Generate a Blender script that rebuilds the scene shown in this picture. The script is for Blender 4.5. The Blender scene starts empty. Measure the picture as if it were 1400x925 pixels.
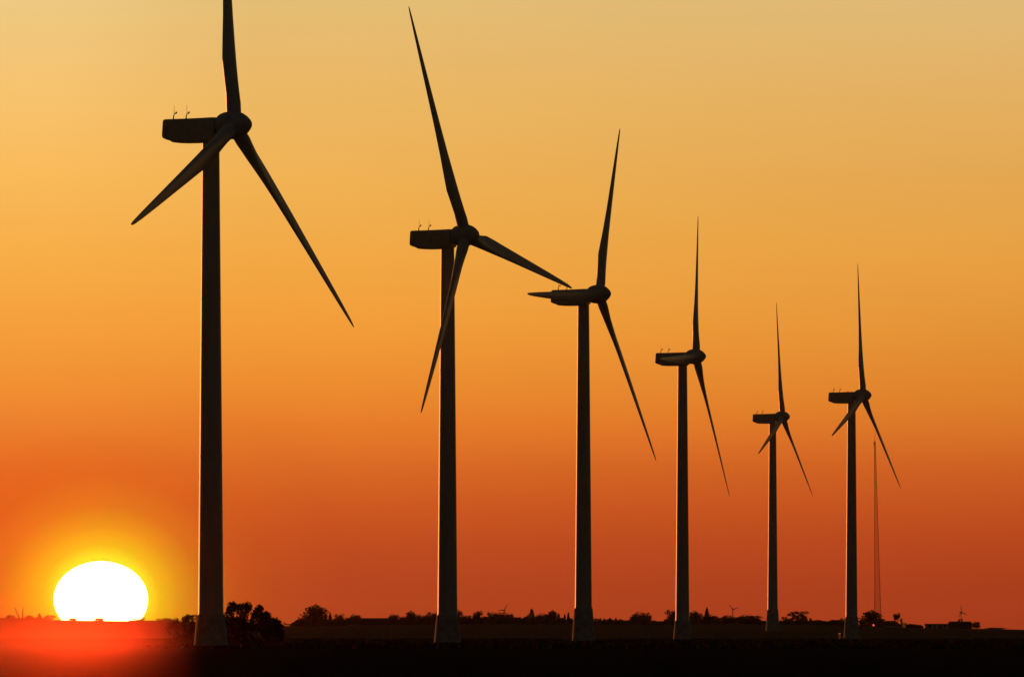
import bpy, bmesh, math, random
from mathutils import Vector, Matrix, noise

R = math.radians
FPX = 13818.0                       # focal length in photo pixels (5.8 degree field, sun disc = 0.53 degrees)
EYE = 1.75
sc = bpy.context.scene
col = sc.collection

# ------------------------------------------------------------------ camera
cd = bpy.data.cameras.new('camera')
cd.sensor_width = 36.0
cd.lens = 36.0 * FPX / 1400.0
cd.shift_y = 400.5 / 1400.0
cd.clip_start = 1.0
cd.clip_end = 200000.0
cam = bpy.data.objects.new('camera', cd)
cam.location = (0, 0, EYE)
cam.rotation_euler = (R(90), 0, 0)
col.objects.link(cam)
sc.camera = cam

# ------------------------------------------------------------------ sky
SUN_AZ, SUN_EL = R(-31.0), R(1.6)   # low light from far left behind the turbines (gives the rims on the towers)
w = bpy.data.worlds.new('World')
sc.world = w
w.use_nodes = True
nt = w.node_tree
nt.nodes.clear()
def N(tree, kind, **kw):
    n = tree.nodes.new(kind)
    for k, v in kw.items():
        setattr(n, k, v)
    return n
def lnk(tree, a, b):
    tree.links.new(a, b)
def M(tree, op, a, b=None, c=None, clamp=False):
    n = tree.nodes.new('ShaderNodeMath')
    n.operation = op
    n.use_clamp = clamp
    for i, v in enumerate((a, b, c)):
        if v is None:
            continue
        if isinstance(v, (int, float)):
            n.inputs[i].default_value = v
        else:
            tree.links.new(v, n.inputs[i])
    return n.outputs[0]
def srgb(c):
    return tuple(((v/255.0)/12.92 if v/255.0 <= 0.04045 else ((v/255.0+0.055)/1.055)**2.4) for v in c)

out = N(nt, 'ShaderNodeOutputWorld')
tc = N(nt, 'ShaderNodeTexCoord')
sep = N(nt, 'ShaderNodeSeparateXYZ')
lnk(nt, tc.outputs['Generated'], sep.inputs[0])
dx, dy, dz = sep.outputs
el = M(nt, 'MULTIPLY', M(nt, 'ARCSINE', dz), 180/math.pi)            # elevation, degrees
az = M(nt, 'MULTIPLY', M(nt, 'ARCTAN2', dx, dy), 180/math.pi)        # azimuth from +Y, degrees

def elramp(stops, span=12.0):
    r = N(nt, 'ShaderNodeValToRGB')
    cr = r.color_ramp
    cr.interpolation = 'B_SPLINE' if False else 'EASE'
    cr.interpolation = 'LINEAR'
    for i, (e, c) in enumerate(stops):
        p = e / span
        if i < 2:
            k = cr.elements[i]
            k.position = p
        else:
            k = cr.elements.new(p)
        k.color = srgb(c) + (1,)
    lnk(nt, M(nt, 'DIVIDE', el, span, clamp=True), r.inputs[0])
    return r.outputs[0]
def e_of(y):
    return max(0.0, math.degrees((863 - y) / FPX))
high = [(4.6, (196, 176, 128)), (6.5, (110, 100, 84)), (9.5, (48, 45, 44)), (12.0, (26, 25, 27))]
left = [(e_of(y), c) for y, c in (
    (863, (196, 70, 26)), (800, (205, 76, 26)), (740, (216, 84, 28)), (690, (226, 93, 30)), (640, (230, 104, 35)),
    (590, (233, 124, 44)), (540, (240, 141, 50)), (450, (243, 158, 59)), (350, (245, 173, 72)),
    (250, (245, 183, 88)), (130, (242, 192, 109)), (0, (235, 201, 132)))] + high
mid = [(e_of(y), c) for y, c in (
    (863, (175, 66, 30)), (800, (180, 68, 31)), (740, (192, 75, 31)), (690, (205, 88, 32)), (640, (216, 104, 36)),
    (590, (229, 121, 41)), (540, (236, 137, 46)), (450, (241, 156, 57)), (350, (240, 168, 69)),
    (250, (236, 175, 83)), (130, (231, 181, 99)), (0, (224, 187, 117)))] + high
right = [(e_of(y), c) for y, c in (
    (863, (163, 57, 27)), (800, (169, 60, 28)), (740, (182, 69, 28)), (690, (195, 81, 31)), (640, (203, 94, 34)),
    (590, (215, 114, 39)), (540, (221, 129, 44)), (450, (225, 145, 54)), (350, (228, 158, 67)),
    (250, (226, 166, 80)), (130, (225, 175, 98)), (0, (218, 182, 118)))] + high
cl, cm, cr_ = elramp(left), elramp(mid), elramp(right)
def mixc(f, a, b):
    n = N(nt, 'ShaderNodeMix', data_type='RGBA')
    lnk(nt, f, n.inputs[0]); lnk(nt, a, n.inputs[6]); lnk(nt, b, n.inputs[7])
    return n.outputs[2]
def sstep(v, a, b):
    n = N(nt, 'ShaderNodeMapRange', interpolation_type='SMOOTHSTEP')
    n.inputs[1].default_value, n.inputs[2].default_value = a, b
    lnk(nt, v, n.inputs[0])
    return n.outputs[0]
def lstep(v, a, b):
    n = N(nt, 'ShaderNodeMapRange')
    n.inputs[1].default_value, n.inputs[2].default_value = a, b
    lnk(nt, v, n.inputs[0])
    return n.outputs[0]
band = mixc(lstep(az, -2.6, -1.45), cl, cm)
band = mixc(lstep(az, -0.9, 2.9), band, cr_)
# the band of sunset colour dies away round the horizon and towards the zenith; below the horizon it is dark
fall = M(nt, 'MULTIPLY', sstep(M(nt, 'ABSOLUTE', az), 75.0, 9.0), sstep(el, -0.6, -0.05))
# aureole round the sun, by angular distance from it
SDX, SDY = (138-700)/FPX, (863-816)/FPX
ddx = M(nt, 'SUBTRACT', M(nt, 'DIVIDE', dx, dy), SDX)
ddz = M(nt, 'SUBTRACT', M(nt, 'DIVIDE', dz, dy), SDY)
rad = M(nt, 'MULTIPLY', M(nt, 'SQRT', M(nt, 'ADD', M(nt, 'MULTIPLY', ddx, ddx), M(nt, 'MULTIPLY', M(nt, 'MULTIPLY', ddz, ddz), 1.25))), FPX)
gr = N(nt, 'ShaderNodeValToRGB')
gst = [(0, (0.12, 0.75, 0.02)), (62, (0.10, 0.78, 0.01)), (80, (0.10, 0.46, 0.0)), (105, (0.11, 0.26, 0.0)), (140, (0.11, 0.10, 0.0)),
       (185, (0.07, 0.028, 0.0)), (240, (0.03, 0.01, 0.0)), (330, (0.0, 0.0, 0.0))]
for i, (p, c) in enumerate(gst):
    k = gr.color_ramp.elements[i] if i < 2 else gr.color_ramp.elements.new(p/400.0)
    k.position = p/400.0
    k.color = c + (1,)
lnk(nt, M(nt, 'DIVIDE', rad, 400.0, clamp=True), gr.inputs[0])
front = M(nt, 'GREATER_THAN', dy, 0.5)
gl = N(nt, 'ShaderNodeVectorMath', operation='SCALE')
lnk(nt, gr.outputs[0], gl.inputs[0]); lnk(nt, front, gl.inputs[3])
bs = N(nt, 'ShaderNodeVectorMath', operation='SCALE')
lnk(nt, band, bs.inputs[0])
# close to the sun its own aureole takes over from the band colour
mk = N(nt, 'ShaderNodeValToRGB')
for i, (p, v) in enumerate(((55, .42), (150, .76), (260, .96), (400, 1.0))):
    k = mk.color_ramp.elements[i] if i < 2 else mk.color_ramp.elements.new(p/500.0)
    k.position = p/500.0
    k.color = (v, v, v, 1)
lnk(nt, M(nt, 'DIVIDE', rad, 500.0, clamp=True), mk.inputs[0])
# very faint uneven haze layers
hm = N(nt, 'ShaderNodeMapping'); hm.inputs['Scale'].default_value = (14, 14, 70)
lnk(nt, tc.outputs['Generated'], hm.inputs[0])
hn = N(nt, 'ShaderNodeTexNoise'); hn.inputs['Scale'].default_value = 1.0; hn.inputs['Detail'].default_value = 4
lnk(nt, hm.outputs[0], hn.inputs['Vector'])
fall = M(nt, 'MULTIPLY', fall, M(nt, 'ADD', M(nt, 'MULTIPLY', hn.outputs[0], 0.12), 0.94))
lnk(nt, M(nt, 'MULTIPLY', fall, M(nt, 'ADD', M(nt, 'MULTIPLY', mk.outputs[0], front), M(nt, 'SUBTRACT', 1.0, front))), bs.inputs[3])
tot = N(nt, 'ShaderNodeVectorMath', operation='ADD')
lnk(nt, bs.outputs[0], tot.inputs[0]); lnk(nt, gl.outputs[0], tot.inputs[1])
bg1 = N(nt, 'ShaderNodeBackground')
lnk(nt, tot.outputs[0], bg1.inputs[0])
bg1.inputs[1].default_value = 1.0
sky = N(nt, 'ShaderNodeTexSky', sky_type='NISHITA')
sky.sun_disc = False
sky.sun_elevation = SUN_EL
sky.sun_rotation = SUN_AZ
sky.air_density, sky.dust_density, sky.ozone_density = 1.5, 4.0, 1.0
bg2 = N(nt, 'ShaderNodeBackground')
lnk(nt, sky.outputs[0], bg2.inputs[0])
bg2.inputs[1].default_value = 0.025
ad = N(nt, 'ShaderNodeAddShader')
lnk(nt, bg1.outputs[0], ad.inputs[0]); lnk(nt, bg2.outputs[0], ad.inputs[1])
lnk(nt, ad.outputs[0], out.inputs[0])

# ------------------------------------------------------------------ sun lamp
sl = bpy.data.lights.new('sun_lamp', 'SUN')
sl.energy = 1.5
sl.angle = R(0.5)
sl.color = (1.0, 0.27, 0.05)
so = bpy.data.objects.new('sun_lamp', sl)
ldir = Vector((math.sin(SUN_AZ)*math.cos(SUN_EL), math.cos(SUN_AZ)*math.cos(SUN_EL), math.sin(SUN_EL)))
so.rotation_euler = ldir.to_track_quat('Z', 'Y').to_euler()
so.location = (-300, 300, 200)
col.objects.link(so)

vs = sc.view_settings
vs.view_transform = 'Standard'
vs.look = 'None'
vs.exposure = 0.0
vs.gamma = 1.0
vs.use_curve_mapping = False
cy = sc.cycles
cy.volume_bounces = 3
cy.max_bounces = 8
cy.use_denoising = True

# ------------------------------------------------------------------ helpers
def tag(o, label=None, cat=None, group=None, kind=None):
    for k, v in (('label', label), ('category', cat), ('group', group), ('kind', kind)):
        if v:
            o[k] = v
    return o
def empty(name, loc, rotz=0.0, label=None, cat=None, group=None):
    o = bpy.data.objects.new(name, None)
    o.empty_display_size = 1.0
    o.location = loc
    o.rotation_euler = (0, 0, rotz)
    col.objects.link(o)
    return tag(o, label, cat, group)
def link(name, me, parent=None, loc=None):
    o = bpy.data.objects.new(name, me)
    col.objects.link(o)
    if parent:
        o.parent = parent
    if loc:
        o.location = loc
    return o
class MB:
    def __init__(self):
        self.v, self.f = [], []
    def loft(self, rings, cap0=True, cap1=True):
        b = len(self.v); n = len(rings[0])
        for r in rings:
            self.v += [tuple(p) for p in r]
        for i in range(len(rings)-1):
            for j in range(n):
                k = (j+1) % n
                self.f.append((b+i*n+j, b+i*n+k, b+(i+1)*n+k, b+(i+1)*n+j))
        if cap0: self.f.append(tuple(b+j for j in range(n-1, -1, -1)))
        if cap1: self.f.append(tuple(b+(len(rings)-1)*n+j for j in range(n)))
        return self
    def tube(self, pts, rads, n=8):
        pts = [Vector(p) for p in pts]
        if isinstance(rads, (int, float)): rads = [rads]*len(pts)
        rings = []
        for i, p in enumerate(pts):
            d = (pts[min(i+1, len(pts)-1)] - pts[max(i-1, 0)]).normalized()
            a = d.orthogonal().normalized() if abs(d.z) < 0.95 else Vector((1, 0, 0)) - d*d.x
            a.normalize()
            c = d.cross(a)
            rings.append([p + (a*math.cos(2*math.pi*j/n) + c*math.sin(2*math.pi*j/n))*rads[i] for j in range(n)])
        return self.loft(rings)
    def lathe(self, prof, n=48, axis='z', c=(0, 0, 0)):
        rings = []
        for (r, h) in prof:
            ring = []
            for j in range(n):
                t = 2*math.pi*j/n
                if axis == 'z':
                    ring.append((c[0]+r*math.cos(t), c[1]+r*math.sin(t), c[2]+h))
                else:
                    ring.append((c[0]+h, c[1]+r*math.cos(t), c[2]+r*math.sin(t)))
            rings.append(ring)
        return self.loft(rings)
    def box(self, x0, x1, y0, y1, z0, z1):
        b = len(self.v)
        self.v += [(x, y, z) for z in (z0, z1) for (x, y) in ((x0, y0), (x1, y0), (x1, y1), (x0, y1))]
        self.f += [(b+3, b+2, b+1, b), (b+4, b+5, b+6, b+7), (b, b+1, b+5, b+4), (b+1, b+2, b+6, b+5), (b+2, b+3, b+7, b+6), (b+3, b, b+4, b+7)]
        return self
    def quad(self, c, u, v):
        b = len(self.v)
        self.v += [tuple(c-u-v), tuple(c+u-v*0.6), tuple(c+u*0.7+v), tuple(c-u*0.5+v*0.8)]
        self.f.append((b, b+1, b+2, b+3))
    def mesh(self, name, m, smooth=None):
        me = bpy.data.meshes.new(name)
        me.from_pydata(self.v, [], self.f)
        me.update()
        bm = bmesh.new(); bm.from_mesh(me)
        if smooth is not None:
            bmesh.ops.recalc_face_normals(bm, faces=bm.faces)
            for f in bm.faces: f.smooth = True
            for e in bm.edges:
                if len(e.link_faces) == 2 and e.calc_face_angle(0) > R(smooth):
                    e.smooth = False
        bm.to_mesh(me); bm.free()
        me.materials.append(m)
        return me

# ------------------------------------------------------------------ materials
def mat(name, base, rough=0.6, spec=0.4, var=0.25, scale=0.6, stretch=(1, 1, 1), metal=0.0, bump=0.0):
    m = bpy.data.materials.new(name)
    m.use_nodes = True
    t = m.node_tree
    b = t.nodes['Principled BSDF']
    b.inputs['Roughness'].default_value = rough
    b.inputs['Specular IOR Level'].default_value = spec
    b.inputs['Metallic'].default_value = metal
    c = N(t, 'ShaderNodeTexCoord')
    mp = N(t, 'ShaderNodeMapping'); mp.inputs['Scale'].default_value = stretch
    lnk(t, c.outputs['Object'], mp.inputs[0])
    n = N(t, 'ShaderNodeTexNoise')
    n.inputs['Scale'].default_value = scale
    n.inputs['Detail'].default_value = 6
    lnk(t, mp.outputs[0], n.inputs['Vector'])
    r = N(t, 'ShaderNodeValToRGB')
    r.color_ramp.elements[0].position, r.color_ramp.elements[1].position = 0.3, 0.7
    r.color_ramp.elements[0].color = tuple(v*(1-var) for v in base) + (1,)
    r.color_ramp.elements[1].color = tuple(min(1, v*(1+var*0.5)) for v in base) + (1,)
    lnk(t, n.outputs[0], r.inputs[0]); lnk(t, r.outputs[0], b.inputs['Base Color'])
    if bump:
        bp = N(t, 'ShaderNodeBump'); bp.inputs['Strength'].default_value = bump
        lnk(t, n.outputs[0], bp.inputs['Height']); lnk(t, bp.outputs[0], b.inputs['Normal'])
    return m
def glow(name, c, s):
    m = bpy.data.materials.new(name); m.use_nodes = True
    t = m.node_tree; t.nodes.clear()
    o = N(t, 'ShaderNodeOutputMaterial'); e = N(t, 'ShaderNodeEmission')
    e.inputs[0].default_value = c + (1,); e.inputs[1].default_value = s
    lnk(t, e.outputs[0], o.inputs[0])
    return m
PAINT = mat('tower_paint', (0.58, 0.57, 0.54), 0.42, 0.4, 0.16, 0.5, (1, 1, 0.15))
BLADE = mat('blade_gelcoat', (0.50, 0.50, 0.48), 0.4, 0.4, 0.12, 0.4)
NACEL = mat('nacelle_fibreglass', (0.46, 0.46, 0.44), 0.45, 0.4, 0.2, 0.8)
CONC = mat('foundation_concrete', (0.52, 0.50, 0.47), 0.9, 0.2, 0.3, 1.2, bump=0.2)
STEEL = mat('galvanised_steel', (0.30, 0.29, 0.28), 0.5, 0.5, 0.2, 2.0, metal=0.4)
LEAF = mat('leaves', (0.055, 0.062, 0.03), 0.7, 0.15, 0.4, 0.9)
LEAFN = mat('bush_leaves', (0.05, 0.05, 0.028), 0.7, 0.15, 0.4, 2.0)
BARK = mat('bark', (0.08, 0.06, 0.045), 0.9, 0.1, 0.3, 3.0)
ROOF = mat('roof_tiles', (0.07, 0.05, 0.045), 0.85, 0.2, 0.3, 1.5)
WALLD = mat('dark_boards', (0.10, 0.075, 0.06), 0.85, 0.2, 0.3, 1.5)
WALLP = mat('pale_render', (0.55, 0.52, 0.47), 0.8, 0.2, 0.2, 0.8)
SUNWALL = mat('sunlit_wall', (0.30, 0.11, 0.06), 0.85, 0.2, 0.25, 2.0)  # orange sunlight on the shed's end wall, put into its base colour
SUNCAB = mat('sunlit_cabinet', (0.30, 0.075, 0.02), 0.8, 0.1, 0.25, 2.0)  # the cabinet's orange sun glint, carried by its base colour
MASTP = mat('mast_paint', (0.38, 0.10, 0.07), 0.6, 0.3, 0.2, 1.0)
DARK = mat('window_dark', (0.03, 0.03, 0.032), 0.3, 0.5, 0.1, 1.0)
GRASSM = mat('dry_grass', (0.035, 0.03, 0.02), 0.9, 0.05, 0.4, 1.0)
REDL = glow('red_lamp_glow', (1.0, 0.12, 0.07), 1.6)
REDS = glow('red_beacon_glow', (1.0, 0.05, 0.03), 0.9)

# ------------------------------------------------------------------ terrain
CREST = 4800.0
prof = [(-300, 845), (0, 845.5), (140, 848), (250, 849.5), (330, 854), (420, 855.5), (535, 853.5), (650, 852.5), (800, 852.5), (900, 853),
        (1000, 852), (1100, 853), (1200, 857), (1300, 859), (1400, 860.7), (1700, 861.5)]
def crest_h(px):
    if px <= prof[0][0]: y = prof[0][1]
    elif px >= prof[-1][0]: y = prof[-1][1]
    else:
        for (a, ya), (b, yb) in zip(prof, prof[1:]):
            if a <= px <= b:
                t = (px-a)/(b-a); t = t*t*(3-2*t); y = ya + (yb-ya)*t
                break
    return EYE + (863-y)/FPX*CREST
def ground(x, y):
    z = 0.0
    if y > 2450:
        px = 700 + FPX*x/CREST
        h = crest_h(px)
        t = min(1.0, (y-2450)/(CREST-2450))
        t = t*(0.35+0.65*(t*t*(3-2*t))/max(t, 1e-6)) if t > 0 else 0
        z = h*t
        if y > CREST:
            s = min(1.0, (y-CREST)/3200); z = h*(1-0.8*s*s*(3-2*s))
        z += 0.22*noise.noise((x*0.012, y*0.0035, 3.3))*min(1, (y-2450)/400)
    z += 1.15*math.exp(-((x-75)/38)**2 - ((y-2900)/150)**2)
    z += 0.05*noise.noise((x*0.05, y*0.02, 1.0))
    return z
def at(px, d):
    return (px-700)/FPX*d
def ztop(py, d):
    return EYE + (863-py)/FPX*d
ys = [-150 + 25*i for i in range(14)] + [200 + 20*i for i in range(240)] + [5000 + 100*i for i in range(76)]
xs = [-3600 + 200*i for i in range(13)] + [-1150 + 50*i for i in range(10)] + [-640 + 10*i for i in range(129)] + [700 + 50*i for i in range(10)] + [1200 + 200*i for i in range(13)]
vv, ff = [], []
for y in ys:
    for x in xs:
        vv.append((x, y, ground(x, y)))
nx = len(xs)
for j in range(len(ys)-1):
    for i in range(nx-1):
        ff.append((j*nx+i, j*nx+i+1, (j+1)*nx+i+1, (j+1)*nx+i))
gm = bpy.data.meshes.new('ground')
gm.from_pydata(vv, [], ff)
for p in gm.polygons: p.use_smooth = True
GM = bpy.data.materials.new('fields'); GM.use_nodes = True
t = GM.node_tree
b = t.nodes['Principled BSDF']
gc = N(t, 'ShaderNodeTexCoord')
gs = N(t, 'ShaderNodeSeparateXYZ'); lnk(t, gc.outputs['Object'], gs.inputs[0])
n1 = N(t, 'ShaderNodeTexNoise'); n1.inputs['Scale'].default_value = 0.05; n1.inputs['Detail'].default_value = 8
lnk(t, gc.outputs['Object'], n1.inputs['Vector'])
n2 = N(t, 'ShaderNodeTexNoise'); n2.inputs['Scale'].default_value = 1.1; n2.inputs['Detail'].default_value = 8
lnk(t, gc.outputs['Object'], n2.inputs['Vector'])
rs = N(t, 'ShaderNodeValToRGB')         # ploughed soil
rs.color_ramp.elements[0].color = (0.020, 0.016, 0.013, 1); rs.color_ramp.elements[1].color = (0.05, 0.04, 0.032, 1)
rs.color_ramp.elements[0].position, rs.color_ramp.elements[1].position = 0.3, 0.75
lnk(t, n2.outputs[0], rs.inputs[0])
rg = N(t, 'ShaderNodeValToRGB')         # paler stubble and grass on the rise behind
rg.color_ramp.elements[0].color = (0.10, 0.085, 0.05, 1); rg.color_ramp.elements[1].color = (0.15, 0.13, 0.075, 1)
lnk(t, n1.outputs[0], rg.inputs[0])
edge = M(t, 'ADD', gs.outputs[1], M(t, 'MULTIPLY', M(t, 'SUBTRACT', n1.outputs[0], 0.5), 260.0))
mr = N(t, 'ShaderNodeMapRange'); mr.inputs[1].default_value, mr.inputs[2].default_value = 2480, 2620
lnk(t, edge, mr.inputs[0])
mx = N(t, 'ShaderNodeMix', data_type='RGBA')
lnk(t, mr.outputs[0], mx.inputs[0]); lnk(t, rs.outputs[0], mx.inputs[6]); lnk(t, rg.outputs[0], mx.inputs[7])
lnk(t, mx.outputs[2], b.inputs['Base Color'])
b.inputs['Specular IOR Level'].default_value = 0.0
b.inputs['Roughness'].default_value = 1.0
gm.materials.append(GM)
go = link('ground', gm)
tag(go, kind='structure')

# ------------------------------------------------------------------ haze
hz = MB().box(-3900, 3900, -300, 12900, -3.0, 124.0)
HM = bpy.data.materials.new('haze'); HM.use_nodes = True
t = HM.node_tree; t.nodes.clear()
ho = N(t, 'ShaderNodeOutputMaterial'); pv = N(t, 'ShaderNodeVolumePrincipled')
pv.inputs['Color'].default_value = (1.0, 0.9, 0.8, 1)
pv.inputs['Density'].default_value = 0.6e-5
pv.inputs['Anisotropy'].default_value = 0.99
lnk(t, pv.outputs[0], ho.inputs['Volume'])
hob = link('haze', hz.mesh('haze', HM))
tag(hob, kind='stuff')

# added scattering volume over the left field, standing in for the red lens flare
mm = MB()
def gp(px, y, z): return (at(px, y), y, z)
ZT = 4.0
plan = [(-420, 40), (330, 40), (300, 1140), (-420, 1140)]
mm.v = [gp(p, y, -1.2) for p, y in plan] + [gp(p, y, ZT) for p, y in plan]
mm.f = [(3, 2, 1, 0), (4, 5, 6, 7), (0, 1, 5, 4), (1, 2, 6, 5), (2, 3, 7, 6), (3, 0, 4, 7)]
MM = bpy.data.materials.new('flare_glow'); MM.use_nodes = True
t = MM.node_tree; t.nodes.clear()
mo = N(t, 'ShaderNodeOutputMaterial'); pm_ = N(t, 'ShaderNodeVolumePrincipled')
pm_.inputs['Color'].default_value = (1.0, 0.7, 0.5, 1)
mg = N(t, 'ShaderNodeNewGeometry')
ms = N(t, 'ShaderNodeSeparateXYZ'); lnk(t, mg.outputs['Position'], ms.inputs[0])
mq = M(t, 'DIVIDE', M(t, 'ADD', ms.outputs[0], M(t, 'MULTIPLY', ms.outputs[1], 0.0300)), M(t, 'MULTIPLY', ms.outputs[1], 0.0135))
f1 = N(t, 'ShaderNodeMapRange', interpolation_type='SMOOTHSTEP'); f1.inputs[1].default_value, f1.inputs[2].default_value = 0.0, -1.25
lnk(t, mq, f1.inputs[0])                  # thins out to the right, where the flare ends
f2 = N(t, 'ShaderNodeMapRange', interpolation_type='SMOOTHSTEP'); f2.inputs[1].default_value, f2.inputs[2].default_value = 3.8, 1.0
lnk(t, ms.outputs[2], f2.inputs[0])       # and upwards
mn = N(t, 'ShaderNodeTexNoise'); mn.inputs['Scale'].default_value = 0.03; mn.inputs['Detail'].default_value = 3
lnk(t, mg.outputs['Position'], mn.inputs['Vector'])
md = M(t, 'MULTIPLY', M(t, 'MULTIPLY', f1.outputs[0], f2.outputs[0]), M(t, 'ADD', M(t, 'MULTIPLY', mn.outputs[0], 1.2), 0.4))
lnk(t, M(t, 'MULTIPLY', md, 6.0e-4), pm_.inputs['Density'])
pm_.inputs['Anisotropy'].default_value = 0.99
lnk(t, pm_.outputs[0], mo.inputs['Volume'])
mob = link('flare_glow', mm.mesh('flare_glow', MM))
tag(mob, 'red lens flare glow below the sun, added as a thin scattering volume', 'mist', kind='stuff')

# ------------------------------------------------------------------ the sun itself, flattened by the thick air
SD = 60000.0
sm = bpy.data.meshes.new('setting_sun')
bm = bmesh.new()
bmesh.ops.create_uvsphere(bm, u_segments=32, v_segments=20, radius=1.0)
for f in bm.faces: f.smooth = True
bm.to_mesh(sm); bm.free()
sm.materials.append(glow('sun_glow', (1.0, 0.05, 0.012), 150.0))
sun = link('setting_sun', sm, loc=(at(138, SD), SD, ztop(818.5, SD)))
sun.scale = (64.5/FPX*SD, 64.5/FPX*SD, 52/FPX*SD)
tag(sun, 'white glowing sun disc half sunk behind the horizon at the left', 'sun')

# ------------------------------------------------------------------ wind turbines
def blade_mesh(Rb=34.5, n=20):
    secs = [(1.0, 1.66, 1.0, 15), (2.6, 1.66, 1.0, 15), (3.6, 1.75, 0.88, 15), (5.2, 2.15, 0.62, 15), (7.4, 2.55, 0.42, 14), (9.5, 2.4, 0.33, 12),
            (12.5, 2.08, 0.28, 9.5), (17, 1.72, 0.26, 7), (22, 1.38, 0.24, 6), (27, 1.04, 0.23, 5), (31, 0.74, 0.23, 4), (33.4, 0.50, 0.23, 4), (34.3, 0.30, 0.23, 4), (34.55, 0.08, 0.4, 4)]
    rings = []
    for (r, c, tk, tw) in secs:
        circ = max(0.0, min(1.0, (tk-0.42)/0.58))
        a0 = -R(tw-2)
        ring = []
        for j in range(n):
            q = 2*math.pi*j/n
            cxp = 0.5*c*math.cos(q)                       # +X leading edge
            u = 0.5*(1-math.cos(q))                       # 0 at LE
            th = 2.6*math.sqrt(max(u, 0))*(1-u)**0.9 if circ < 1 else 0
            yf = 0.5*c*tk*min(1.0, th)*(1 if math.sin(q) >= 0 else -0.7)
            yc = 0.5*c*tk*math.sin(q)
            yy = yc*circ + yf*(1-circ)
            off = -c*0.20*(1-circ)                        # pitch axis a third of the way back
            X, Y = cxp + off, yy
            ring.append((X*math.cos(a0)-Y*math.sin(a0), X*math.sin(a0)+Y*math.cos(a0), r))
        rings.append(ring)
    return MB().loft(rings).mesh('blade', BLADE, 50)
def nacelle_mesh():
    mb = MB()
    secs = [(-5.62, 0.82, -1.26, 1.12), (-5.54, 0.86, -1.34, 1.18), (-5.2, 0.88, -1.50, 1.26), (-4.4, 0.89, -1.72, 1.30), (-3.2, 0.91, -1.84, 1.34), (-2.0, 0.94, -1.88, 1.36),
            (-0.6, 0.98, -1.86, 1.38), (0.35, 1.02, -1.78, 1.36), (0.86, 1.02, -1.62, 1.28)]
    rings = []
    for (x, zt, zb, hw) in secs:
        zc, hh = (zt+zb)/2, (zt-zb)/2
        ring = []
        for j in range(32):
            q = 2*math.pi*j/32
            e = 0.26
            cy_, sy = math.cos(q), math.sin(q)
            py = hw*math.copysign(abs(cy_)**e, cy_); pz = hh*math.copysign(abs(sy)**e, sy)
            ring.append((x + 0.06*pz*(1 if x < -5.4 else 0), py, zc+pz))
        rings.append(ring)
    mb.loft(rings)
    return mb.mesh('nacelle', NACEL, 40)
def cowl_mesh():
    mb = MB()
    rings = []
    for (x, s) in ((-4.6, 0.5), (-4.2, 0.85), (-3.2, 1.0), (-1.9, 1.0), (-1.3, 0.8), (-1.1, 0.45)):
        rings.append([(x, 1.30*s**0.3*yy, -1.62 + zz*s) for (yy, zz) in ((-1.06, 0.42), (-1.12, 0.2), (-1.05, -0.05), (-0.7, -0.26), (0.7, -0.26), (1.05, -0.05), (1.12, 0.2), (1.06, 0.42))])
    mb.loft(rings)
    return mb.mesh('belly_cowling', NACEL, 40)
def hub_mesh():
    mb = MB().lathe([(1.0, 0.92), (1.12, 0.98), (1.36, 1.3), (1.52, 1.75), (1.62, 2.4), (1.63, 2.95), (1.54, 3.5), (1.34, 4.0), (1.06, 4.42), (0.74, 4.76), (0.40, 5.02), (0.08, 5.14)], 40, 'x')
    return mb.mesh('hub', NACEL, 50)
def sensor_mesh():
    mb = MB()
    mb.tube([(0, 0, -0.1), (-0.03, 0, 0.25), (0.0, 0, 0.55), (0.12, 0, 0.74), (0.3, 0, 0.80)], [0.09, 0.075, 0.07, 0.06, 0.05], 8)
    mb.tube([(0.3, 0, 0.76), (0.36, 0, 0.98)], [0.1, 0.07], 8)
    mb.tube([(0.18, 0.12, 0.9), (0.30, 0, 0.86), (0.44, -0.12, 0.92)], [0.06, 0.03, 0.06], 6)
    mb.tube([(0.05, 0, 0.6), (0.06, 0, 1.75)], [0.03, 0.018], 6)
    return mb.mesh('wind_sensor', STEEL, 50)
BL, NA, CO, HU, SE = blade_mesh(), nacelle_mesh(), cowl_mesh(), hub_mesh(), sensor_mesh()
TILT = R(5)
HUBX = 2.95
beacon_me = MB().lathe([(0.28, 0.0), (0.28, 0.22), (0.2, 0.36), (0.03, 0.42)], 12).mesh('aviation_light', REDS, 50)
#        px    d     yaw   phi    R     flaps                hub y  base y foundation h, label
TURB = [(288.2, 1165, 22.0, 9.24, 35.78, (-1.59, 2.05, 1.43), 173.0, 885, 3.8, 'largest wind turbine, beside the setting sun, its upright blade cut by the frame'),
        (611.8, 1488, 24.94, -18.98, 35.34, (-1.38, 1.2, 2.29), 323.0, 878, 4.1, 'second tallest wind turbine, long right blade reaching down to the nacelle of the next turbine'),
        (797.6, 1750, 22.68, 28.51, 33.64, (-0.05, 1.82, 0.8), 403.0, 876, 5.7, 'wind turbine with one blade lying level along its nacelle and pointing left'),
        (933.0, 2146, 13.77, 27.99, 34.83, (-0.88, 1.05, 0.14), 488.0, 875, 4.2, 'wind turbine showing only two blades, one straight up and one down right'),
        (1056.3, 2900, 16.03, 11.01, 33.97, (-1.03, 0.67, 0.32), 570.0, 862.5, 6.2, 'smallest and farthest of the six big wind turbines in the row'),
        (1164.2, 2500, 17.94, 12.04, 33.88, (-0.81, 1.03, 0.6), 541.0, 873, 5.4, 'rightmost big wind turbine, red light on its nacelle, lattice mast behind it')]
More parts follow.
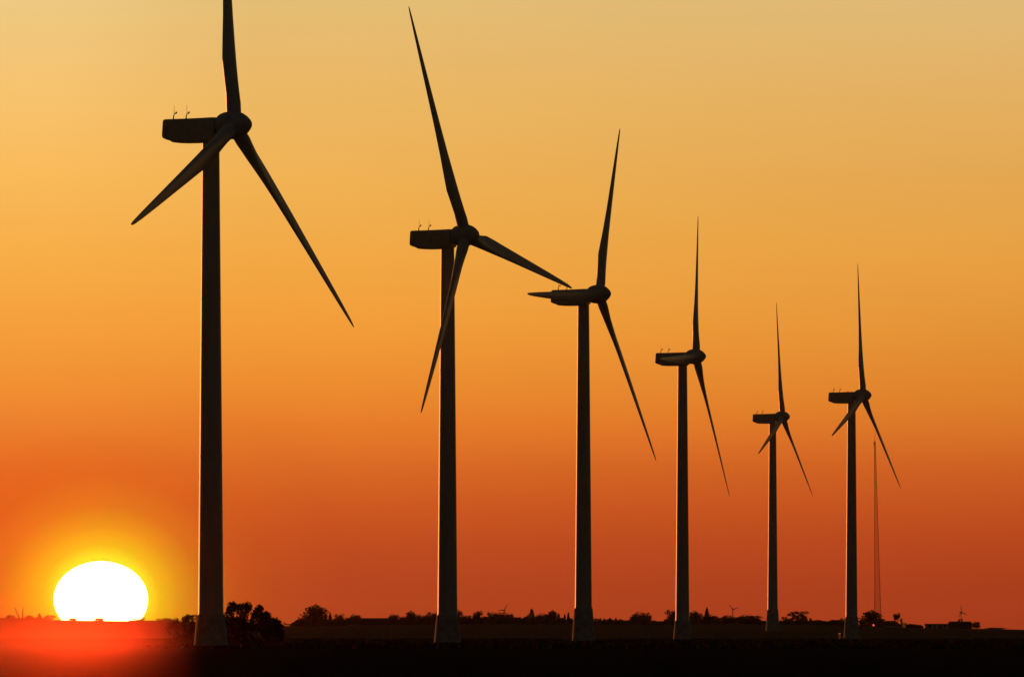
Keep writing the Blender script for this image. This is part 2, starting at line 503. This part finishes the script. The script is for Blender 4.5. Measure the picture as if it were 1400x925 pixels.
for i, (px, d, yaw, phi, Rb, flaps, hy, by, fh, label) in enumerate(TURB):
    X = at(px, d)
    zb = ztop(by, d)
    H = ztop(hy, d) - zb
    t = empty('wind_turbine', (X, d, zb), -R(yaw), label, 'wind turbine', 'large wind turbines in the row')
    link('foundation', MB().lathe([(2.02, -0.8), (2.02, 0.0), (1.62, fh-0.14), (1.60, fh), (1.2, fh)], 48).mesh('foundation', CONC, 40), t)
    tw = MB()
    rb, rt, zt = 1.47, 0.99, H-1.74
    pr = [(rb+0.06, fh), (rb+0.06, fh+0.12), (rb, fh+0.13)]
    nseg = 24
    for k in range(1, nseg+1):
        z = fh+0.13 + (zt-fh-0.13)*k/nseg
        r = rb + (rt-rb)*(z-fh)/(zt-fh)
        if k in (8, 16):
            pr += [(r, z-0.12), (r+0.025, z-0.11), (r+0.025, z+0.11), (r, z+0.12)]
        else:
            pr.append((r, z))
    two = link('tower', tw.lathe(pr, 64).mesh('tower', PAINT, 60), t)
    na = link('nacelle', NA, t, (0, 0, H))
    na.rotation_euler = (0, R(0.3), 0)
    link('belly_cowling', CO, na)
    for sx in (-4.75, -3.15):
        link('wind_sensor', SE, na, (sx, 0.15, 0.78))
    if i == 5:
        link('aviation_light', beacon_me, na, (-1.05, 0.2, 0.86))
    hb = link('hub', HU, t, (0, 0, H))
    hb.rotation_euler = (0, -R(2.0), 0)
    a = Vector((math.cos(TILT), 0, math.sin(TILT))); h = Vector((0, 1, 0)); u = Vector((-math.sin(TILT), 0, math.cos(TILT)))
    hubc = Vector((0, 0, H)) + Vector((HUBX, 0, 0.0))
    for k in range(3):
        p = R(phi+120*k); fl = R(flaps[k])
        bdir = math.cos(fl)*(math.cos(p)*u + math.sin(p)*h) + math.sin(fl)*a
        l = (-math.sin(p)*u + math.cos(p)*h)
        yv = bdir.cross(l).normalized()
        l = yv.cross(bdir).normalized()
        mtx = Matrix((l, yv, bdir)).transposed().to_4x4()
        bo = link('blade', BL, t)
        s = Rb/34.5
        bo.matrix_local = Matrix.Translation(hubc) @ mtx @ Matrix.Scale(s, 4)

# small old turbines far behind the ridge
def small_turbine(px, hy, d, Rp, yaw, phi, label, group='small turbines behind the ridge'):
    X, zh = at(px, d), ztop(hy, d)
    zg = ground(X, d)
    Rm = Rp/FPX*d
    s = Rm/9.0
    t = empty('small_wind_turbine', (X, d, zg), -R(yaw), label, 'wind turbine', group)
    H = zh-zg
    link('tower', MB().lathe([(0.62*s, -0.5), (0.36*s, H-0.4*s)], 12).mesh('tower', PAINT, 50), t)
    link('nacelle', MB().lathe([(0.3*s, -2.3*s), (0.72*s, -2.0*s), (0.75*s, 0.2*s), (0.66*s, 0.9*s), (0.3*s, 1.5*s), (0.05*s, 1.6*s)], 12, 'x').mesh('nacelle', NACEL, 50), t, (0, 0, H))
    for k in range(3):
        p = R(phi+120*k)
        mb = MB()
        rings = []
        for (r, c) in ((0.4, 0.35), (1.6, 0.6), (5, 0.42), (9.0, 0.16)):
            rings.append([(x*c*s, y*c*0.4*s, r*s) for x, y in ((-1, 0), (0, -1), (1, 0), (0, 1))])
        mb.loft(rings)
        bo = link('blade', mb.mesh('blade', BLADE, 40), t)
        bdir = Vector((0, math.sin(p), math.cos(p))); l = Vector((0, math.cos(p), -math.sin(p)))
        yv = bdir.cross(l)
        bo.matrix_local = Matrix.Translation((1.0*s, 0, H)) @ Matrix((l, yv, bdir)).transposed().to_4x4()
small_turbine(689, 833.5, 7200, 10, 60, 28, 'tiny distant wind turbine above the trees between the second and third big turbines')
small_turbine(1002, 832.5, 7200, 9.5, 60, -48, 'tiny distant wind turbine above the trees left of the smallest big turbine')
small_turbine(1314, 836.5, 7200, 11, 45, -12, 'tiny distant wind turbine above the dark barn at the far right')
small_turbine(26.5, 845.5, 7400, 18, 75, -23, 'distant turbine behind the left ridge, only a slanted blade showing')
small_turbine(30.3, 845.5, 7300, 17, 80, 3, 'distant turbine behind the left ridge, only an upright blade showing')

# ------------------------------------------------------------------ lattice mast
def mast():
    d = 5400.0
    X = at(1200.3, d); zg = ground(X, d)
    H = ztop(603, d) - zg
    t = empty('lattice_mast', (X, d, zg), 0, 'tall thin lattice radio mast rising behind the rightmost big turbine', 'mast')
    mb = MB()
    def half(z): return 1.9 + (0.28-1.9)*(z/H)**0.8
    def cen(z): return -1.65*(z/H)
    hh = [H*(1-(1-k/70)**1.1) for k in range(71)]
    cs = [(-1, -1), (1, -1), (1, 1), (-1, 1)]
    P = lambda k, i: (cen(hh[k]) + cs[i][0]*half(hh[k]), cs[i][1]*half(hh[k]), hh[k])
    for i in range(4):
        mb.tube([(P(0, i)[0], P(0, i)[1], -0.5)] + [P(k, i) for k in range(1, 71)], 0.11, 5)
    for k in range(70):
        for i in range(4):
            j = (i+1) % 4
            mb.tube([P(k, i), P(k+1, j)], 0.1, 4)
            if k % 2 == 0: mb.tube([P(k+1, i), P(k, j)], 0.1, 4)
            mb.tube([P(k+1, i), P(k+1, j)], 0.05, 4)
    link('lattice_frame', mb.mesh('lattice_frame', MASTP), t)
    an = MB().tube([(cen(H), 0, H-1.0), (cen(H), 0, H+5.5)], [0.1, 0.05], 6)
    link('antenna', an.mesh('antenna', STEEL), t)
    pm = MB().tube([(cen(H)-0.6, 0, H-2.2), (cen(H)-0.6, 0, H-0.4)], 0.14, 8).tube([(cen(H)-0.6, 0, H-1.5), (cen(H), 0, H-1.5)], 0.05, 4)
    link('panel_antenna', pm.mesh('panel_antenna', STEEL), t)
mast()

# ------------------------------------------------------------------ foliage
def crown_mesh(kind, seed, n, leaf, m, name='crown'):
    rng = random.Random(seed)
    mb = MB()
    blobs = []
    if kind == 'round':
        blobs = [(rng.gauss(0, .17), rng.gauss(0, .17), rng.uniform(.28, .78), rng.uniform(.17, .25)) for _ in range(15)] + [(0, 0, .5, .38), (-.2, 0, .3, .26), (.2, .0, .32, .26), (0, 0, .2, .3), (-.14, 0, .1, .2), (.16, 0, .12, .2)]
    elif kind == 'dome':
        blobs = [(rng.uniform(-.34, .34), rng.uniform(-.3, .3), rng.uniform(.2, .66), rng.uniform(.15, .24)) for _ in range(16)] + [(0, 0, .4, .4), (-.26, 0, .25, .25), (.26, 0, .25, .25), (0, 0, .7, .26)]
    elif kind == 'airy':
        blobs = [(rng.uniform(-.36, .36), rng.uniform(-.3, .3), rng.uniform(.34, .88), rng.uniform(.08, .14)) for _ in range(20)] + [(rng.uniform(-.2, .2), 0, rng.uniform(.15, .5), .17) for _ in range(4)]
    elif kind == 'umbrella':
        blobs = [(rng.uniform(-.3, .3), rng.uniform(-.3, .3), rng.uniform(.62, .86), rng.uniform(.11, .17)) for _ in range(10)] + [(.34, 0, .5, .12), (.42, 0, .3, .12), (-.2, 0, .62, .14)]
    elif kind == 'scrub':
        blobs = [(rng.uniform(-.38, .38), rng.uniform(-.3, .3), rng.uniform(.1, .75), rng.uniform(.12, .2)) for _ in range(18)] + [(0, 0, .35, .34)]
    for k in range(n):
        if kind == 'conifer':
            z = rng.random()**1.35
            tier = 0.75 + 0.25*((z*7) % 1.0 < 0.5)
            r = 0.5*(1-z)**0.85*tier*math.sqrt(rng.random()); q = rng.uniform(0, 2*math.pi)
            c = Vector((r*math.cos(q), r*math.sin(q), z))
        elif kind == 'poplar':
            z = rng.random()
            r = 0.5*(math.sin(math.pi*min(1, z*0.86+0.14))**0.6)*math.sqrt(rng.random())*(0.8+0.3*noise.noise((z*6, seed, 0)))
            q = rng.uniform(0, 2*math.pi)
            c = Vector((r*math.cos(q), r*math.sin(q), z))
        else:
            bx, by, bz, br = rng.choice(blobs)
            v = Vector((rng.gauss(0, 1), rng.gauss(0, 1), rng.gauss(0, 1))).normalized()*br*(rng.random()**0.45)
            c = Vector((bx, by, bz)) + v
            c.z = max(0.0, c.z)
        u = Vector((rng.gauss(0, 1), rng.gauss(0, 1), rng.gauss(0, 1))).normalized()
        w_ = u.orthogonal().normalized()
        w_.rotate(Matrix.Rotation(rng.uniform(0, 6.28), 3, u))
        s = leaf*rng.uniform(0.6, 1.35)
        mb.quad(c, u*s, w_*s*0.75)
    # fit to the unit box
    ax = sorted(abs(p[0]) for p in mb.v); az_ = sorted(p[2] for p in mb.v)
    mx = ax[int(len(ax)*0.975)]; mz = az_[int(len(az_)*0.99)]
    mb.v = [(p[0]*0.5/mx, p[1]*0.5/mx, p[2]/mz) for p in mb.v]
    return mb.mesh(name, m)
def trunk_mesh(seed, top=0.75, limbs=6, r=0.035):
    rng = random.Random(seed)
    mb = MB()
    mb.tube([(0, 0, -0.06), (0.01, 0, top*0.35), (-0.01, 0.01, top*0.7), (0.0, 0, top)], [r, r*0.8, r*0.55, r*0.2], 7)
    for k in range(limbs):
        z = top*rng.uniform(0.3, 0.85); q = rng.uniform(0, 6.28); L = rng.uniform(0.14, 0.3)
        mb.tube([(0, 0, z), (L*0.5*math.cos(q), L*0.5*math.sin(q), z+L*0.35), (L*math.cos(q), L*math.sin(q), z+L*0.85)], [r*0.45, r*0.3, r*0.1], 5)
    return mb.mesh('trunk', BARK, 60)
KINDS = {}
for kind, cnt, n, lf in (('round', 3, 1500, .036), ('dome', 3, 1700, .034), ('airy', 2, 1300, .03), ('conifer', 2, 1000, .042), ('poplar', 3, 800, .055), ('umbrella', 1, 900, .036), ('scrub', 3, 1300, .036)):
    KINDS[kind] = [(crown_mesh(kind, 11+7*s+len(kind), n, lf, LEAF), trunk_mesh(5+s, 0.7 if kind != 'conifer' else 0.95)) for s in range(cnt)]
rt = random.Random(4)
def tree(name, px, top, wpx, kind, label, d=None, cat='tree', group='trees along the horizon', var=None, base=None):
    d = d or 4550 + rt.uniform(-120, 120)
    X = at(px, d); zg = ground(X, d) - 0.1
    H = ztop(top-1.0, d) - zg; W = 1.12*wpx/FPX*d
    cm_, tm_ = KINDS[kind][rt.randrange(len(KINDS[kind])) if var is None else var]
    t = empty(name, (X, d, zg), rt.uniform(-0.5, 0.5), label, cat, group)
    c = link('crown', cm_, t); k = link('trunk', tm_, t)
    zc = {'airy': 0.0, 'umbrella': 0.0}.get(kind, 0.02)
    c.scale = (W, W*0.9, H*(1-zc)); c.location = (0, 0, H*zc)
    k.scale = (max(W, H*0.5)*0.7, max(W, H*0.5)*0.7, H)
    return t
TREES = [
 # far left, partly lost in the glare
 (13, 841, 12, 'dome', 'low round tree on the left ridge, first from the left edge'),
 (40, 841.5, 11, 'dome', 'low round tree on the left ridge just right of the distant turbine blades'),
 (54, 838.5, 9, 'conifer', 'pointed little tree on the left ridge, nearest the left side of the sun'),
 (68, 841, 13, 'scrub', 'spreading bush on the left ridge touching the lower left of the sun'),
 (98, 845, 10, 'dome', 'low bush silhouetted against the left half of the sun disc'),
 (134, 845, 12, 'dome', 'low bush silhouetted against the middle of the sun disc'),
 (191, 845.5, 13, 'scrub', 'bush at the lower right rim of the sun disc'),
 (226, 845.5, 20, 'dome', 'broad low tree between the sun and the largest turbine'),
 # between first and second turbines
 (404, 853, 22, 'scrub', 'low shrub on the slope left of the big round tree'),
 (417, 846, 18, 'dome', 'rounded shrub leaning on the left side of the big round tree'),
 (431, 829.5, 30, 'round', 'biggest round tree, standing between the first and second turbines'),
 (446, 843, 10, 'scrub', 'small bush between the big round tree and the pointed fir'),
 (451.5, 837.5, 8, 'conifer', 'pointed little fir just right of the big round tree'),
 (465, 840, 11, 'round', 'small round tree left of the long flat roofed barn'),
 (484, 841.3, 16, 'dome', 'flattened bush at the left end of the long barn'),
 (537, 841, 15, 'dome', 'flattened bush at the right end of the long barn'),
 (561, 837, 14, 'round', 'peaked tree midway between long barn and second turbine'),
 (576, 842, 19, 'dome', 'low broad tree left of the second turbine'),
 (594, 837.5, 16, 'round', 'round tree touching the left side of the second turbine tower'),
 # second to third
 (628, 834.5, 8, 'scrub', 'thin scrubby tree touching the right side of the second turbine tower'),
 (635, 842, 20, 'dome', 'low bush just right of the second turbine foundation'),
 (653, 836.3, 11, 'round', 'squarish tree left of the tiny turbine, right of second turbine'),
 (671, 837.3, 8, 'round', 'narrow topped tree just left of the tiny turbine above the trees'),
 (684, 838.5, 24, 'dome', 'broad dense tree directly below the tiny turbine'),
 (697, 840, 9, 'scrub', 'small tree at the right edge of the clump under the tiny turbine'),
 (704, 845, 12, 'dome', 'low bush right of the clump under the tiny turbine'),
 (716, 843, 11, 'scrub', 'bush left of the single tall poplar'),
 (727, 833, 7, 'poplar', 'single tall poplar between the second and third turbines'),
 (741, 840, 19, 'dome', 'flat topped tree right of the single tall poplar'),
 (755, 836, 13, 'round', 'round tree at the left end of the small barn beside the third turbine'),
 (764, 838.5, 3.4, 'poplar', 'first and leftmost thin poplar over the small barn'),
 (772, 840, 3.2, 'poplar', 'middle thin poplar over the small barn'),
 (777, 837.5, 3.6, 'poplar', 'tallest thin poplar over the small barn, nearest third turbine'),
 # third to fourth
 (815, 845.5, 8, 'scrub', 'bush touching the right side of the third turbine foundation'),
 (821, 845, 3.4, 'poplar', 'thin poplar right of the third turbine, first of three spikes'),
 (834, 845, 6, 'poplar', 'wider poplar right of the third turbine, middle of three spikes'),
 (842, 845, 3.6, 'poplar', 'thin poplar right of the third turbine, last of three spikes'),
 (830, 847, 18, 'dome', 'low bush around the three poplar spikes'),
 (854, 848, 18, 'scrub', 'low bush at the left foot of the big dome shaped tree'),
 (876, 838, 25, 'dome', 'big dome shaped tree between the third and fourth turbines'),
 (891, 848, 12, 'scrub', 'low bush at the right foot of the big dome shaped tree'),
 (921, 834.5, 16, 'round', 'round tree touching the left side of the fourth turbine tower'),
 # fourth to fifth
 (950, 837, 18, 'round', 'round tree touching the right side of the fourth turbine tower'),
 (966.5, 831, 11, 'conifer', 'tall pointed tree right of the fourth turbine'),
 (968, 841, 22, 'dome', 'dense bush around the foot of the tall pointed tree'),
 (984, 844, 16, 'scrub', 'low bush right of the tall pointed tree'),
 (998, 842.5, 16, 'dome', 'low tree below the tiny turbine left of the smallest turbine'),
 (1021, 842, 33, 'dome', 'wide mounded tree left of the smallest turbine'),
 (1044, 849, 14, 'dome', 'small round bush touching the left of the smallest turbine foundation'),
 # fifth to sixth
 (1071, 843.5, 8, 'airy', 'slim airy tree just right of the smallest turbine'),
 (1090, 836.5, 25, 'airy', 'airy see-through tree between the two rightmost turbines'),
 (1108, 845, 8, 'conifer', 'small pointed tree right of the airy see-through tree'),
 (1117, 848, 12, 'dome', 'low bush right of the airy tree, before the gap'),
 (1141, 848, 15, 'dome', 'low tree left of the rightmost turbine'),
 (1155, 844.5, 9, 'scrub', 'bush touching the left side of the rightmost turbine foundation'),
 # right of sixth
 (1191, 836.5, 25, 'round', 'round tree in front of the lattice mast with the red lamp below it'),
 (1227, 839, 13, 'umbrella', 'leaning tree on a bare stem above the hipped barn roof'),
 (1312, 846.5, 7, 'scrub', 'small bush peeking over the dark barn roof at far right'),
 (1334, 850.5, 10, 'dome', 'rounded bush at the right end of the dark barn'),
 (1357, 858.3, 26, 'dome', 'low mound of shrub on the bare horizon near the right edge'),
 # fillers in the ragged band of growth
 (408, 851, 9, 'round', 'tiny round tree lowest on the slope left of the big round tree'),
 (458, 844.5, 8, 'scrub', 'small bush between the pointed fir and the small round tree'),
 (473, 845, 9, 'dome', 'small bush between the small round tree and the long barn'),
 (549, 843.5, 9, 'scrub', 'small bush right of the long barn, before the peaked tree'),
 (569, 841, 8, 'scrub', 'small bush on the right shoulder of the peaked tree'),
 (585, 842.5, 9, 'round', 'small tree nearly touching the round tree left of the second turbine'),
 (643, 842, 9, 'scrub', 'small bush left of the squarish tree, right of second turbine'),
 (661, 843, 9, 'dome', 'small bush between the squarish tree and the narrow topped tree'),
 (677, 839.5, 9, 'round', 'small tree on the left shoulder of the clump under the tiny turbine'),
 (710, 846, 8, 'scrub', 'small bush in the dip right of the clump under the tiny turbine'),
 (722, 840, 6, 'conifer', 'small pointed tree against the left foot of the tall poplar'),
 (733, 842, 8, 'round', 'small tree against the right foot of the tall poplar'),
 (748, 841, 8, 'scrub', 'small bush between the flat topped tree and the small barn'),
 (826, 845.5, 3, 'poplar', 'very thin poplar between the first two spikes right of the third turbine'),
 (848, 846.5, 7, 'scrub', 'small bush right of the three poplar spikes'),
 (866, 843, 12, 'round', 'tree making the left shoulder of the big dome shaped tree'),
 (884, 842.5, 12, 'round', 'tree making the right shoulder of the big dome shaped tree'),
 (905, 849.5, 12, 'dome', 'lowest bush in the gap left of the fourth turbine'),
 (913, 846, 8, 'scrub', 'small bush left of the round tree by the fourth turbine'),
 (976, 843, 8, 'scrub', 'small bush on the right flank of the tall pointed tree'),
 (991, 842, 7, 'round', 'small round tree just left of the tiny turbine, before the smallest turbine'),
 (1009, 844, 12, 'round', 'rounded tree making the left shoulder of the wide mounded tree'),
 (1033, 845.5, 12, 'scrub', 'bush sloping down the right side of the wide mounded tree'),
 (1080, 845, 10, 'scrub', 'small bush left of the airy see-through tree'),
 (1099, 844, 9, 'dome', 'small bush at the right foot of the airy see-through tree'),
 (1129, 850, 12, 'scrub', 'lowest bush in the gap left of the rightmost turbine'),
 (1148, 848.5, 8, 'round', 'small round tree second from the left side of the rightmost turbine'),
 (1180, 846, 10, 'scrub', 'bush at the left foot of the round tree before the mast'),
 (1203, 846.5, 12, 'dome', 'bush at the right foot of the round tree before the mast'),
 (1255, 858, 10, 'scrub', 'low bush in the gap left of the farmhouse'),
]
for (px, top, wpx, kind, label) in TREES:
    nm = {'conifer': 'fir_tree', 'poplar': 'poplar_tree', 'scrub': 'shrub'}.get(kind, 'tree')
    tree(nm, px, top, wpx, kind, label, cat='shrub' if kind == 'scrub' else 'tree')

# hedges: long low runs of leaves along the field edges
def hedge(x0, x1, top, d, label, dens=9.0, leaf=0.34, m=LEAF, amp=0.35, depth=3.0):
    rng = random.Random(int(x0*7+top))
    X0, X1 = at(x0, d), at(x1, d)
    mb = MB()
    n = int((X1-X0)*dens*9)
    xm = (X0+X1)/2; zg0 = ground(xm, d)
    for k in range(n):
        x = rng.uniform(X0, X1); y = rng.uniform(-depth/2, depth/2)
        g = ground(x, d)
        ht = ztop(top, d) - g
        e = min(1.0, (x-X0)/(0.12*(X1-X0)), (X1-x)/(0.12*(X1-X0)))
        ht = ht*(0.45+0.55*e)*(1 + amp*noise.noise((x*0.28, top, 0)) + amp*0.6*noise.noise((x*0.9, top, 4)))
        z = g - 0.3 + (max(0.25, ht)+0.3)*rng.random()**0.85
        u = Vector((rng.gauss(0, 1), rng.gauss(0, 1), rng.gauss(0, 1))).normalized()
        w_ = u.orthogonal().normalized(); w_.rotate(Matrix.Rotation(rng.uniform(0, 6.28), 3, u))
        s = leaf*rng.uniform(0.6, 1.3)
        mb.quad(Vector((x-xm, y, z-zg0)), u*s, w_*s*0.8)
    o = link('hedge', mb.mesh('hedge', m), None, (xm, d, zg0))
    tag(o, label, 'hedge', 'hedges along the field edges')
hedge(-10, 66, 844.5, 4700, 'dark hedge along the ridge at the left edge of the picture')
hedge(176, 300, 849, 4700, 'low hedge along the ridge between the sun and the largest turbine')
hedge(398, 494, 846.5, 4680, 'dark hedge under the big round tree left of the long barn', 14)
hedge(533, 616, 844.5, 4680, 'dark hedge between the long barn and the second turbine', 14)
hedge(610, 722, 844.0, 4680, 'dark hedge below the tiny turbine right of the second turbine', 16)
hedge(706, 790, 844.5, 4690, 'dark hedge below the single tall poplar', 16)
hedge(800, 930, 849.0, 4680, 'low hedge between the third and fourth turbines', 14)
hedge(930, 1050, 846.5, 4680, 'dark hedge between the fourth turbine and the smallest one', 16)
hedge(1056, 1170, 848.5, 4680, 'low hedge between the two rightmost turbines', 14)
hedge(1172, 1262, 853.0, 4720, 'low hedge behind the hipped barn right of the last turbine', 12)

# thicket behind the nearest turbine
near = {}
for s, (kind, n, lf) in enumerate((('airy', 3600, .021), ('scrub', 3800, .021), ('airy', 3200, .022), ('scrub', 1800, .03), ('airy', 1500, .03))):
    near[s] = (crown_mesh(kind, 71+s, n, lf, LEAFN), trunk_mesh(30+s, 0.72, 9, 0.03))
def near_bush(s, px, top, wpx, d, label, kh=1.0, rz=0.0):
    X = at(px, d); zg = ground(X, d)-0.05
    H = ztop(top, d)-zg; W = wpx/FPX*d
    t = empty('bushy_tree', (X, d, zg), rz, label, 'tree', 'thicket behind the nearest turbine')
    c = link('crown', near[s][0], t); c.scale = (W, W*0.9, H)
    k = link('trunk', near[s][1], t); k.scale = (W*0.8, W*0.8, H)
near_bush(0, 331, 824.5, 46, 1235, 'ragged bushy tree just right of the largest turbine foundation')
near_bush(2, 362, 826, 44, 1228, 'ragged bushy tree with light gaps, right half of the thicket by the largest turbine', rz=0.8)
near_bush(3, 378, 845, 24, 1222, 'low bush ending the thicket on its right side')
near_bush(4, 312, 829, 20, 1240, 'slim bush half hidden behind the right edge of the largest turbine foundation')
near_bush(1, 344, 845, 84, 1245, 'dense undergrowth bush low in the middle of the thicket')
near_bush(0, 259, 840, 38, 1215, 'ragged bush touching the left side of the largest turbine foundation', rz=2.0)
near_bush(3, 247, 850, 30, 1210, 'low bush farthest left of the thicket, towards the sun', rz=1.0)

# ------------------------------------------------------------------ buildings
def barn(name, px0, px1, ridge, eave, d, label, wall=WALLD, roof=ROOF, hip=0.0, depth=9.0, rotz=0.0, cat='barn', door=True, windows=0, chimney=False, wallpart=None):
    X0, X1 = at(px0, d), at(px1, d)
    xm = (X0+X1)/2; L = (X1-X0)/2
    zg = ground(xm, d) - 0.2
    he, hr = max(1.2, ztop(eave, d)-zg), ztop(ridge, d)-zg
    t = empty(name, (xm, d, zg), rotz, label, cat)
    D = depth/2
    wb = MB(); wb.box(-L+0.25, L-0.25, -D+0.25, D-0.25, -0.5, he)
    wobj = link('wall', wb.mesh('wall', wall), t)
    rm = MB()
    hx = L*(1-hip)
    th = 0.22
    v = [(-L, -D, he-0.05), (L, -D, he-0.05), (L, D, he-0.05), (-L, D, he-0.05), (-hx, 0, hr), (hx, 0, hr)]
    vt = [(x, y, z+th) if i < 4 else (x, y, z) for i, (x, y, z) in enumerate(v)]
    rm.v = [(x, y, z) for (x, y, z) in v[:4]] + [(x, y, z) for (x, y, z) in vt[:4]] + [v[4], v[5]]
    rm.f = [(3, 2, 1, 0), (0, 1, 5, 4), (1, 2, 6, 5), (2, 3, 7, 6), (3, 0, 4, 7), (4, 5, 9, 8), (6, 7, 8, 9), (5, 6, 9), (7, 4, 8)]
    ro = link('roof', rm.mesh('roof', roof), t)
    if chimney:
        link('chimney', MB().box(-0.35, 0.35, -0.35, 0.35, -0.6, 0.9).mesh('chimney', WALLD), ro, (L*0.3, 0.2, hr))
    if door:
        link('door', MB().box(-1.1, 1.1, -0.06, 0.06, 0, min(2.6, he-0.3)).mesh('door', WALLD if wall is not WALLD else DARK), t, (L*0.25, -D+0.22, 0.1))
    for k in range(windows):
        wx_ = -L*0.6 + 1.2*L*k/max(1, windows-1)
        link('window', MB().box(-0.5, 0.5, -0.05, 0.05, 0, 1.1).mesh('window', DARK), t, (wx_, -D+0.22, max(0.5, he*0.35)))
    return t, L, D, he, hr
barn('barn', 490, 536, 844.3, 847.5, 4640, 'long low barn with straight roof between first and second turbines', hip=0.02, depth=11)
barn('barn', 759, 788, 846, 848.8, 4640, 'small flat roofed barn below thin poplars left of third turbine', hip=0.03, depth=9)
barn('barn', 1203, 1232, 848, 857, 4560, 'barn with dark hipped roof over pale wall right of last turbine', wall=WALLP, hip=0.55, depth=10, door=False)
t, L, D, he, hr = barn('shed', 1236, 1257, 855, 856.3, 4500, 'low dark shed with one sunlit end wall left of the gap', hip=0.02, depth=4.6, rotz=R(17), door=False, cat='shed')
ge = MB(); ge.box(-0.12, 0.12, -2.3, 2.3, -0.5, he+1.3)
link('end_wall', ge.mesh('end_wall', SUNWALL), t, (-L-0.16, 0, 0))
barn('farmhouse', 1264, 1298, 852, 854.2, 4560, 'farmhouse with pale front wall and dark windows near the right edge', wall=WALLP, hip=0.05, depth=8, windows=4, cat='house')
barn('barn', 1296, 1329, 848.8, 851.5, 4520, 'tall dark barn below the tiny turbine at far right', hip=0.16, depth=10, chimney=False)

# lit cabinet beside the last turbine and the red lamp by the round tree
d = 2490.0
X = at(1149.5, d)
cab = empty('transformer_cabinet', (X, d, ground(X, d)-0.02), R(20), 'small sunlit cabinet on the ground left of the rightmost turbine foundation', 'cabinet')
link('body', MB().box(-0.3, 0.3, -0.75, 0.75, 0, 1.3).mesh('body', SUNCAB), cab)
link('lid', MB().box(-0.35, 0.35, -0.8, 0.8, 1.3, 1.38).mesh('lid', STEEL), cab)
link('door', MB().box(-0.22, 0.22, -0.78, -0.75, 0.15, 1.2).mesh('door', STEEL), cab)
d = 4380.0
X = at(1194.3, d); zl = ztop(854, d); zg = ground(X, d)
rl = empty('red_lamp', (X, d, zg), 0, 'small glowing red lamp on a post in front of the round tree by the mast', 'lamp')
link('post', MB().tube([(0, 0, -0.3), (0, 0, zl-zg-0.3)], 0.08, 8).mesh('post', STEEL, 50), rl)
link('lantern', MB().lathe([(0.12, -0.34), (0.3, -0.25), (0.34, 0), (0.28, 0.25), (0.05, 0.36)], 16).mesh('lantern', REDL, 50), rl, (0, 0, zl-zg))

# rough dry grass along the ploughed field's margin and round the tower bases
rng = random.Random(9)
mb = MB()
spots = []
for (px, d, *_r) in TURB[:4]:
    for k in range(520):
        spots.append((at(px, d)+rng.gauss(0, 3.6), d-2.4-abs(rng.gauss(0, 4)), rng.uniform(0.05, 0.24)))
for k in range(5200):
    dd = rng.uniform(1000, 2450)
    spots.append((at(rng.uniform(225, 1440), dd), dd, rng.uniform(0.08, 0.3)))
for (x, y, hgt) in spots:
    g = ground(x, y)
    for q in range(3):
        a = rng.uniform(0, 6.28); wv = Vector((math.cos(a), math.sin(a), 0))*hgt*0.45
        mb.quad(Vector((x+rng.gauss(0, .2), y+rng.gauss(0, .2), g+hgt*0.4)), wv, Vector((rng.gauss(0, .1), rng.gauss(0, .1), hgt*0.6)))
o = link('field_grass', mb.mesh('field_grass', GRASSM))
tag(o, 'rough dry grass tufts on the dark field around the turbine bases', 'grass', kind='stuff')
